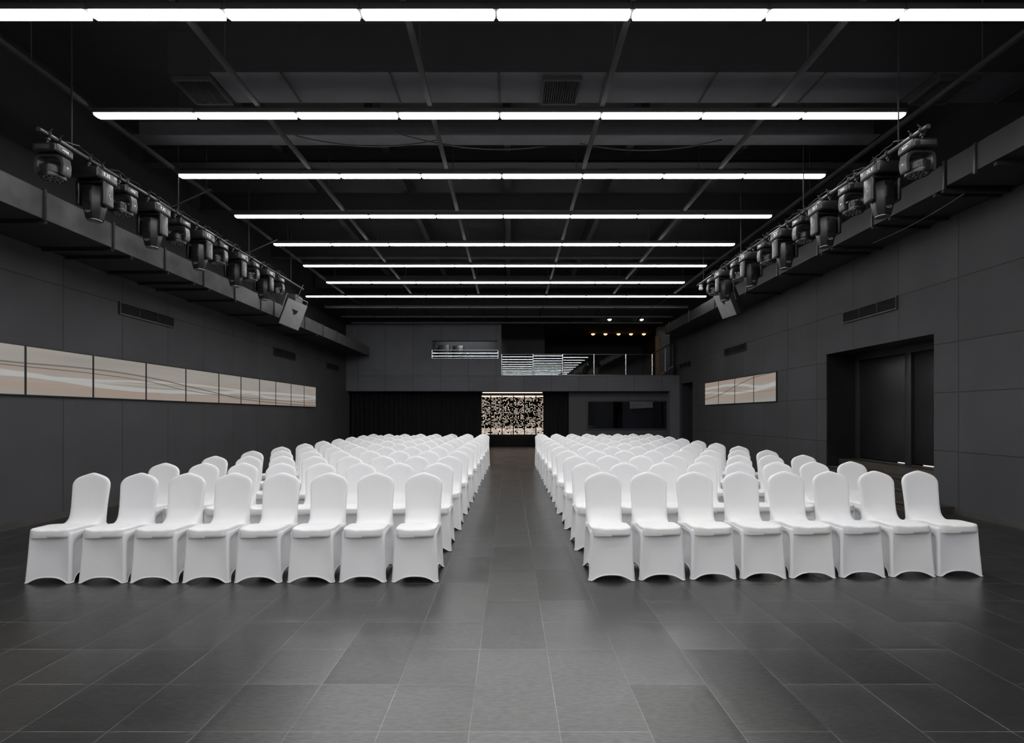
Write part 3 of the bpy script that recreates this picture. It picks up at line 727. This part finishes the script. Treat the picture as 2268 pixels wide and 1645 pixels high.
# ------------------------------------------------------------------ moving-head lights on pipes
def oval_emblem(M):
    m = MB(); pts = [M @ Vector((.030*cos(a), 0, .020*sin(a))) for a in [2*pi*k/20 for k in range(20)]]
    m.tube(pts, .0025, 5, closed=True)
    for dx in (-.006, .008): m.box(-.013+dx, .009+dx, -.002, .002, (.005 if dx < 0 else -.009), (.009 if dx < 0 else -.005), M=M)
    return m
def clamp(o, dy):
    m = MB()
    pts = [(.034*cos(a), dy, .034*sin(a)) for a in [R(-60)+2*pi*k/14*.9 for k in range(15)]]
    m.tube(pts, .008, 6); m.cyl((0, dy, -.03), (0, dy, -.10), .010, n=8); m.cyl((.02, dy, .03), (.05, dy, .06), .006, n=6)
    m.box(-.02, .02, dy-.015, dy+.015, -.06, -.035, bev=.004)
    m.build('clamp', 'black_metal', o)
def make_spot():
    o = empty('moving_head_spotlight', (0, 0, 0))
    clamp(o, -.09); clamp(o, .09)
    b_ = MB().box(-.16, .16, -.15, .15, -.225, -.10, bev=.022, seg=3).build('base', 'black_plastic', o)
    for s in (1,):
        m = MB().box(.159, .165, -.125, .125, -.205, -.12, bev=.002); m.build('control_panel', 'grey_plastic', b_)
        m = MB().box(.164, .168, -.105, .075, -.195, -.13); m.build('display', 'lens_black', b_)
        M = Matrix.Translation((.169, -.03, -.163)) @ Matrix.Rotation(R(90), 4, 'Z') @ Matrix.Rotation(R(90), 4, 'X')
        q = MB(); q._add(text_mesh('9.35', .058, M)); q.build('display_digits', 'display_lit', b_, smooth=False)
    yk = MB()
    yk.box(-.155, .155, -.07, .07, -.262, -.226, bev=.012)
    for s in (-1, 1):
        yk.box(s*.15-.026, s*.15+.026, -.072, .072, -.52, -.235, bev=.022, seg=3)
    y_ = yk.build('yoke', 'black_plastic', o)
    q = MB(); q.tube([(.178, .0+.012*sin(t*9), -.34-.10*t) for t in [k/10 for k in range(11)]], .005, 5); q.build('emblem', 'emblem_white', y_)
    # tapered octagonal head
    hd = MB(); b = bmesh.new()
    prof = [(-.285, .070, .06), (-.30, .105, .095), (-.36, .118, .115), (-.50, .116, .118), (-.60, .095, .10), (-.655, .082, .088), (-.672, .078, .084)]
    rings = []
    for z, hx, hy in prof:
        c = .32; pts = [(hx, hy*(1-2*c)), (hx*(1-2*c)+hx*c*.4, hy), (-(hx*(1-2*c)+hx*c*.4), hy), (-hx, hy*(1-2*c)), (-hx, -hy*(1-2*c)), (-(hx*(1-2*c)+hx*c*.4), -hy), (hx*(1-2*c)+hx*c*.4, -hy), (hx, -hy*(1-2*c))]
        rings.append([b.verts.new((x, y, z)) for x, y in pts])
    for A, B in zip(rings, rings[1:]):
        for j in range(8): b.faces.new((A[j], A[(j+1) % 8], B[(j+1) % 8], B[j]))
    b.faces.new(rings[0]); b.faces.new(rings[-1][::-1])
    bmesh.ops.bevel(b, geom=b.edges[:], offset=.005, segments=2, affect='EDGES')
    hd._add(b); hd.box(-.045, .045, -.125, -.115, -.50, -.37, bev=.004); hd.cyl((-.14, 0, -.46), (.14, 0, -.46), .04)
    h_ = hd.build('head', 'black_plastic', o, angle=25)
    MB().lathe([(.074, -.673), (.074, -.684), (.066, -.684), (.05, -.677), (0, -.674)], 24).build('lens', 'lens_rim', h_)
    M = Matrix.Translation((.0, -.104, -.60)) @ Matrix.Rotation(R(-15), 4, 'X')
    oval_emblem(M).build('emblem', 'emblem_grey', h_)
    return o
def make_wash():
    o = empty('moving_head_washlight', (0, 0, 0))
    clamp(o, -.06); clamp(o, .06)
    b_ = MB().box(-.13, .13, -.11, .11, -.195, -.10, bev=.02, seg=3).build('base', 'black_plastic', o)
    MB().box(.129, .134, -.085, .085, -.18, -.115, bev=.002).build('control_panel', 'black_metal', b_)
    M = Matrix.Translation((.135, .0, -.148)) @ Matrix.Rotation(R(90), 4, 'Z') @ Matrix.Rotation(R(90), 4, 'X')
    q = MB(); q._add(text_mesh('+H4', .045, M)); q.build('display_digits', 'display_lit', b_, smooth=False)
    q = MB().box(-.10, .06, -.114, -.109, -.175, -.125, bev=.002); q.build('connector_plate', 'grey_plastic', b_)
    yk = MB()
    for s in (-1, 1):
        pts = [(.10, -.20), (.145, -.225), (.158, -.30), (.155, -.37), (.140, -.415), (.118, -.41), (.128, -.35), (.126, -.29), (.112, -.245), (.06, -.225), (.06, -.20)]
        yk.prism([(s*x, z) for x, z in pts], -.055, .055, bev=.006)
    yk.box(-.075, .075, -.055, .055, -.225, -.195, bev=.006)
    y_ = yk.build('yoke', 'grey_plastic', o)
    MB().lathe([(0, 0), (.012, .0), (.010, .004), (0, .005)], 12, M=Matrix.Translation((.158, 0, -.33)) @ Matrix.Rotation(R(90), 4, 'Y')).build('emblem', 'emblem_white', y_)
    hd = MB().lathe([(0, -.275), (.035, -.277), (.072, -.292), (.09, -.315), (.092, -.33), (.105, -.335), (.108, -.395), (.112, -.40), (.116, -.425), (.113, -.44), (.10, -.442), (.098, -.432), (0, -.432)], 32)
    for k in range(28):
        a = 2*pi*k/28; M = Matrix.Rotation(a, 4, 'Z')
        hd.box(.085, .113, -.003, .003, -.392, -.325, M=M)
    hd.cyl((-.13, 0, -.36), (.13, 0, -.36), .018)
    h_ = hd.build('head', 'black_plastic', o)
    q = MB()
    for k in range(12):
        a = 2*pi*k/12
        q.lathe([(0, -.448), (.012, -.446), (.018, -.438), (.019, -.432)], 8, M=Matrix.Translation((.078*cos(a), .078*sin(a), 0)))
        if k < 6: q.lathe([(0, -.448), (.012, -.446), (.018, -.438), (.019, -.432)], 8, M=Matrix.Translation((.036*cos(2*a), .036*sin(2*a), 0)))
    q.build('lens_array', 'lens_rim', h_)
    return o
spot = make_spot(); wash = make_wash(); used = {'s': False, 'w': False}
ZP = 4.44; XPL, XPR = -4.9, 4.3
def place_head(kind, x, y, left, k):
    src = spot if kind == 's' else wash
    o = src if not used[kind] else copy_tree(src); used[kind] = True
    o.location = (x, y, ZP); o.rotation_euler = (0, 0, 0 if left else pi)
    if not left:   # the emblem and body shape stay facing the room's near end
        o.rotation_euler = (0, 0, 0); o.scale = (-1, 1, 1)
    sd = 'left' if left else 'right'
    nm = 'black tapered moving-head spotlight' if kind == 's' else 'round black moving-head wash light'
    tag(o, '%s under %s pipe, %s fixture from near end' % (nm, sd, NTH[k]), 'stage light', ('spotlights' if kind == 's' else 'wash lights')+' on the '+sd+' pipe')
yl = [5.37, 5.91, 6.33, 6.86, 7.38, 7.90, 8.38, 8.93, 9.44, 9.96, 10.5]
yr = [5.29, 5.79, 6.28, 6.83, 7.32, 7.84, 8.37, 8.94, 9.41, 10.03, 10.54]
for k in range(11): place_head('w' if k % 2 == 0 else 's', XPL, yl[k], True, k)
for k in range(11): place_head('w' if k % 2 == 0 else 's', XPR, yr[k], False, k)
def pipe(x, y0, y1, label, side):
    o = empty('lighting_pipe', (x, y0, ZP), label, 'pipe', 'lighting pipes')
    MB().cyl((0, 0, 0), (0, y1-y0, 0), .025, bev=.003).build('tube', 'black_metal', o)
    for y in (.4, 2.2, 4.2, 6.0): MB().cyl((0, y, .02), (0, y, ZC-ZP), .007, n=6).build('hanger_rod', 'black_paint', o)
    if side < 0:
        for y in (7.23, 9.3): MB().tube([(0, y-y0, .02), (.58, y-y0, .28)], .010, 6).build('brace_rod', 'rail_metal', o)
    rc = random.Random(side+5)
    for q in range(9):
        ya = .3+q*.62; pts = [(rc.uniform(-.02, .02)-side*.02*sin(t*9), ya+.5*t, .03+.05*sin(pi*t)*rc.uniform(.8, 1.2)) for t in [k/8 for k in range(9)]]
        MB().tube(pts, .006, 5).build('cable', 'cable_black', o)
pipe(XPL, 5.2, 11.85, 'black lighting pipe hung on the left side of the hall', -1)
pipe(XPR, 5.15, 11.5, 'black lighting pipe hung on the right side of the hall', 1)
o = empty('small_sensor', (XPR, 11.3, 4.36), 'small white round device clamped under far end of right pipe', 'device')
MB().lathe([(0, -.075), (.035, -.07), (.05, -.04), (.038, -.01), (.026, 0), (.038, .015), (.042, .03), (.025, .05), (0, .052)], 16).build('body', 'white_plastic', o)
MB().cyl((0, 0, .05), (0, 0, .062), .012).build('mount', 'black_metal', o)

# ------------------------------------------------------------------ loudspeakers
def speaker(loc, rz, pitch, label, roll=0, W=.56):
    o = empty('loudspeaker', loc, label, 'speaker', 'hanging loudspeakers'); o.rotation_euler = (R(roll), R(pitch), rz)   # local +X = front
    H, Dp = .62, .36
    m = MB(); b = bmesh.new(); v = []
    for z in (-H/2, H/2):
        v.append([b.verts.new(p) for p in ((0, -W/2, z), (0, W/2, z), (-Dp*.25, W/2, z), (-Dp, W*.12, z), (-Dp, -W*.12, z), (-Dp*.25, -W/2, z))])
    for j in range(6): b.faces.new((v[0][j], v[0][(j+1) % 6], v[1][(j+1) % 6], v[1][j]))
    b.faces.new(v[0][::-1]); b.faces.new(v[1]); bmesh.ops.bevel(b, geom=b.edges[:], offset=.008, segments=2, affect='EDGES')
    m._add(b); m.build('cabinet', 'speaker_case', o)
    g_ = MB().box(.001, .016, -W/2+.006, W/2-.006, -H/2+.006, H/2-.006, bev=.006).build('grille', 'speaker_grille', o)
    b = bmesh.new(); pts = [(y*1.7, z*1.7+.06) for y, z in [(-.045, .03), (.045, .03), (.032, -.02), (.0, -.045), (-.014, -.012)]]
    vs = [b.verts.new((.0175, y, z)) for y, z in pts]; b.faces.new(vs); bmesh.ops.solidify(b, geom=b.faces[:], thickness=.002)
    q = MB(); q._add(b); q.build('emblem', 'black_metal', g_, smooth=False)
    q = MB().tube([(-.1, W/2+.012, .0), (-.16, W/2+.012, H/2+.1), (-.16, -W/2-.012, H/2+.1), (-.1, -W/2-.012, 0)], .010, 6)
    q.cyl((-.16, 0, H/2+.1), (-.10, 0, H/2+.42), .010, n=6); q.build('bracket', 'steel', o)
speaker((-4.98, 11.5, 3.78), R(-52), 10, 'dark grey faced loudspeaker tilted down at far end of left pipe', -17, .46)
speaker((4.86, 11.35, 3.98), R(180+8), 24, 'black loudspeaker with grey front tilted down at far end of right pipe')
for n_, (x, y, z) in (('left', (-5.1, 11.45, 4.15)), ('right', (5.0, 11.35, 4.3))): pass

# ------------------------------------------------------------------ booth contents
o = empty('round_back_chair', (bx(1309, 21.2), 21.2, 0), 'dark round-backed chair behind the booth window', 'chair')
MB().lathe([(0, .52), (.20, .52), (.22, .48), (.2, .45), (0, .45)], 20).build('seat', 'black_plastic', o)
q = MB(); q.lathe([(0, -.03), (.17, -.025), (.19, 0), (.17, .025), (0, .03)], 24, M=Matrix.Translation((0, .18, .86)) @ Matrix.Rotation(R(90), 4, 'X')); q.box(-.03, .03, .17, .2, .5, .75); q.build('backrest', 'black_plastic', o)
MB().cyl((0, 0, 0), (0, 0, .45), .03).lathe([(0, 0), (.24, 0), (.24, .02), (.04, .05)], 20).build('pedestal', 'black_metal', o)
o = empty('desk', (bx(1358, 21.3), 21.3, 0), 'low dark desk behind the booth window', 'desk')
MB().box(-.6, .6, -.3, .3, .62, .66, bev=.005).build('top', 'black_metal', o)
for sx in (-.55, .55):
    for sy in (-.25, .25): MB().box(sx-.02, sx+.02, sy-.02, sy+.02, 0, .62).build('leg', 'black_metal', o)
tag(MB().box(bx(1350, 21.3), bx(1366, 21.3), 21.15, 21.4, .66, .86, bev=.01).build('carton', 'brown_carton'), 'brown carton on the desk behind booth window, taller one', 'box', 'cartons in the booth')
tag(MB().box(bx(1338, 21.3), bx(1349, 21.3), 21.2, 21.4, .66, .73, bev=.01).build('carton', 'brown_carton'), 'low brown carton on the desk behind booth window', 'box', 'cartons in the booth')

# ------------------------------------------------------------------ banquet chair with stretch cover
def smooth(t): t = max(0, min(1, t)); return t*t*(3-2*t)
def lerp(a, b, t): return a+(b-a)*t
def table(tab, z):
    if z <= tab[0][0]: return tab[0][1]
    for (a, va), (b, vb) in zip(tab, tab[1:]):
        if z <= b: return lerp(va, vb, smooth((z-a)/(b-a)) if False else (z-a)/(b-a))
    return tab[-1][1]
def make_chair():
    o = empty('banquet_chair', (0, 0, 0))
    # backrest: closed pillow shell that flares forward onto the seat
    NU, NV = 26, 36
    us = [sin(pi/2*(-1+2*i/NU)) for i in range(NU+1)]
    vs = [(1-cos(pi*j/NV))/2 for j in range(NV+1)]
    def hwid(z): return table([(.42, .176), (.50, .173), (.60, .172), (.70, .176), (.79, .181), (.92, .182)], z)
    def ymid(z):
        return .198+.062*((z-.44)/.47)
    b = bmesh.new(); grids = []
    for side in (-1, 1):
        g = []
        for v in vs:
            row = []
            for u in us:
                ue = math.sqrt(u*u+.006)-.0774; zt_ = .912-.062*ue**1.1-.048*abs(u)**8
                z = .42+(zt_-.42)*v
                x = u*hwid(z)
                th = .024*max(0, 1-abs(u)**9)**.5*max(0, 1-v**22)**.5
                conc = .009*(1-abs(u)**5)*(1-v**9)*(smooth(v*3)) if side < 0 else 0
                qf = max(0, min(1, (.585-z)/.135)); fl_ = -.15*(1-math.sqrt(1-qf*qf))*(1-u**6) if side < 0 else 0
                y = ymid(z)+side*th+conc+fl_-.012*u*u
                row.append((x, y, z))
            g.append(row)
        grids.append(g)
    VV = {}
    def vt(s, j, i):
        p = grids[s][j][i]; k = tuple(round(c, 4) for c in p)
        if k not in VV: VV[k] = b.verts.new(p)
        return VV[k]
    for s in (0, 1):
        for j in range(NV):
            for i in range(NU):
                q = []
                for v_ in (vt(s, j, i), vt(s, j, i+1), vt(s, j+1, i+1), vt(s, j+1, i)):
                    if v_ not in q: q.append(v_)
                if len(q) > 2:
                    try: b.faces.new(q)
                    except ValueError: pass
    m = MB(); m._add(b); m.build('backrest', 'white_spandex', o, angle=80)
    # seat cushion: super-ellipsoid slab with a crowned top and puckered front edge
    b = bmesh.new(); NA, NR = 72, 14
    def outline(a, grow=0):
        c_, s_ = cos(a), sin(a); n = 7.0
        r = (abs(c_)**n+abs(s_)**n)**(-1/n)
        x, y = r*c_, r*s_
        hx = .184-.010*(y+1)/2
        return x*(hx+grow), -.020+y*.212
    rings = []; prof = []
    for k in range(NR+1): prof.append((k/NR*.93, 'top'))
    for k in range(1, 8): prof.append((k/8, 'rim'))
    bc = None
    def ztop(x, y):
        return .468+.008*(1-(x/.19)**2)*(1-((y+.02)/.22)**2) + .0025*sin(x*42+1)*smooth((-y-.12)/.09)-.011*cos(x*8.7)**2*smooth((-y-.10)/.13)+.004-.030*smooth((y+.06)/.24)
    for rr, kind in prof:
        ring = []
        for k in range(NA):
            a = 2*pi*(k+.5)/NA; x, y = outline(a)
            if kind == 'top':
                xx, yy = x*rr, (y+.02)*rr-.02; z = ztop(xx, yy)
            else:
                ph = rr*pi*.5*1.15
                xx, yy = x*(.93+.07*sin(min(ph, pi/2))), (y+.02)*(.93+.07*sin(min(ph, pi/2)))-.02
                z = ztop(x*.95, (y+.02)*.95-.02)-.018*(1-cos(min(ph, pi/2)))
                if rr > .8: z -= (rr-.8)*.30
            ring.append((xx, yy, z))
        rings.append(ring)
    low = [(x*.985, (y+.02)*.985-.02, .398+.003*sin(14*x)) for x, y in [outline(2*pi*(k+.5)/NA) for k in range(NA)]]
    rings.append([(p[0]*1.0, p[1], .418) for p in rings[-1]]); rings.append(low); rings.append([(p[0]*.9, p[1]*.9, .394) for p in low])
    R_ = []
    for i, ring in enumerate(rings):
        R_.append([b.verts.new((0, -.02, ztop(0, -.02)))] if i == 0 else [b.verts.new(p) for p in ring])
    for A, B in zip(R_, R_[1:]):
        for j in range(NA):
            if len(A) == 1: b.faces.new((A[0], B[j], B[(j+1) % NA]))
            else: b.faces.new((A[j], A[(j+1) % NA], B[(j+1) % NA], B[j]))
    m = MB(); m._add(b); m.build('seat', 'white_spandex', o, angle=70)
    # skirt
    NS = 28; NZ = 26
    top = [(-.187, -.205), (.187, -.205), (.178, .215), (-.178, .215)]
    bot = [(-.205, -.232), (.205, -.232), (.194, .245), (-.194, .245)]
    rise = [.046, .075, .046, .075]; pin = [.026, .062, .02, .062]
    b = bmesh.new(); loops = []
    for iv in range(NZ+1):
        v = iv/NZ; loop = []
        for e_ in range(4):
            for k in range(NS):
                t = -1+2*k/NS; t = t+.10*sin(pi*t) * -1 * 0 ; ts = sin(t*pi/2)
                A = (lerp(top[e_][0], bot[e_][0], v**1.15), lerp(top[e_][1], bot[e_][1], v**1.15)); n2 = (e_+1) % 4
                B = (lerp(top[n2][0], bot[n2][0], v**1.15), lerp(top[n2][1], bot[n2][1], v**1.15))
                q = (ts+1)/2; x = lerp(A[0], B[0], q); y = lerp(A[1], B[1], q)
                dx, dy = B[0]-A[0], B[1]-A[1]; L = math.hypot(dx, dy); nx, ny = -dy/L, dx/L     # inward normal
                cr = .016*max(0, (abs(ts)-.90)/.10)**2                       # round the leg corner
                prof_ = max(0, 1-(abs(ts)/.86)**4.5) if e_ % 2 else max(0, 1-(abs(ts)/.93)**2.4)
                if e_ % 2: pz = smooth((v-.03-.10*abs(ts))/.26)*(1-.45*smooth((v-.6)/.4))
                else: pz = sin(min(1, v*1.7)*pi/2)*(1-.35*smooth((v-.6)/.4))
                p = pin[e_]*prof_*pz+cr
                x += nx*p; y += ny*p
                zb = rise[e_]*max(0, 1-(abs(ts)/.84)**2.6)
                z = lerp(.452, .002+zb, v)
                if iv == 0: x *= .92; y *= .97
                loop.append(b.verts.new((x, y, z)))
        loops.append(loop)
    N = len(loops[0])
    for A, B in zip(loops, loops[1:]):
        for j in range(N): b.faces.new((A[j], A[(j+1) % N], B[(j+1) % N], B[j]))
    hem = [v.co.copy() for v in loops[-1]]
    m = MB(); m._add(b); sk = m.build('skirt', 'white_spandex', o, angle=80)
    for p in hem: p.z += .004
    MB().tube(hem, .0058, 6, closed=True).build('hem', 'white_spandex', sk, angle=80)
    return o
chair = make_chair(); first = True
rc = random.Random(21)
AX = [.845, .458]   # placeholder
for side in (-1, 1):
    for row in range(11):
        for c in range(8):
            f = c/7
            if side < 0:
                x = lerp(-.840, -4.03, f); yf = 4.392-.030*f
                x += -lerp(-.04, .05, f)*row/10; sk = -.03*f
            else:
                x = lerp(.900, 4.11, f); yf = 4.43+.125*f
                x += lerp(.02, .06, f)*row/10
            y = yf+.235+1.008*row + rc.uniform(-.008, .008)*(row > 0)
            x += rc.uniform(-.006, .006)
            o = chair if first else copy_tree(chair); first = False
            o.location = (x, y, 0); o.rotation_euler = (0, 0, R(rc.uniform(-.9, .9)))
            sd = 'left' if side < 0 else 'right'
            pos = 'at the aisle' if c == 0 else 'outermost by the wall side' if c == 7 else NTH[c]+' from the aisle'
            tag(o, 'white-covered banquet chair %s, %s row of the %s block' % (pos, ORD[row], sd), 'chair', 'white banquet chairs in the %s block' % sd)

# ------------------------------------------------------------------ world / view
wd = bpy.data.worlds.new('world'); sc.world = wd; wd.use_nodes = True
wd.node_tree.nodes['Background'].inputs[0].default_value = (0, 0, 0, 1); wd.node_tree.nodes['Background'].inputs[1].default_value = 0
sc.view_settings.view_transform = 'Standard'; sc.view_settings.look = 'None'
sc.view_settings.exposure = 0; sc.view_settings.gamma = 1; sc.view_settings.use_curve_mapping = False
sc.cycles.max_bounces = 8; sc.cycles.sample_clamp_indirect = 6
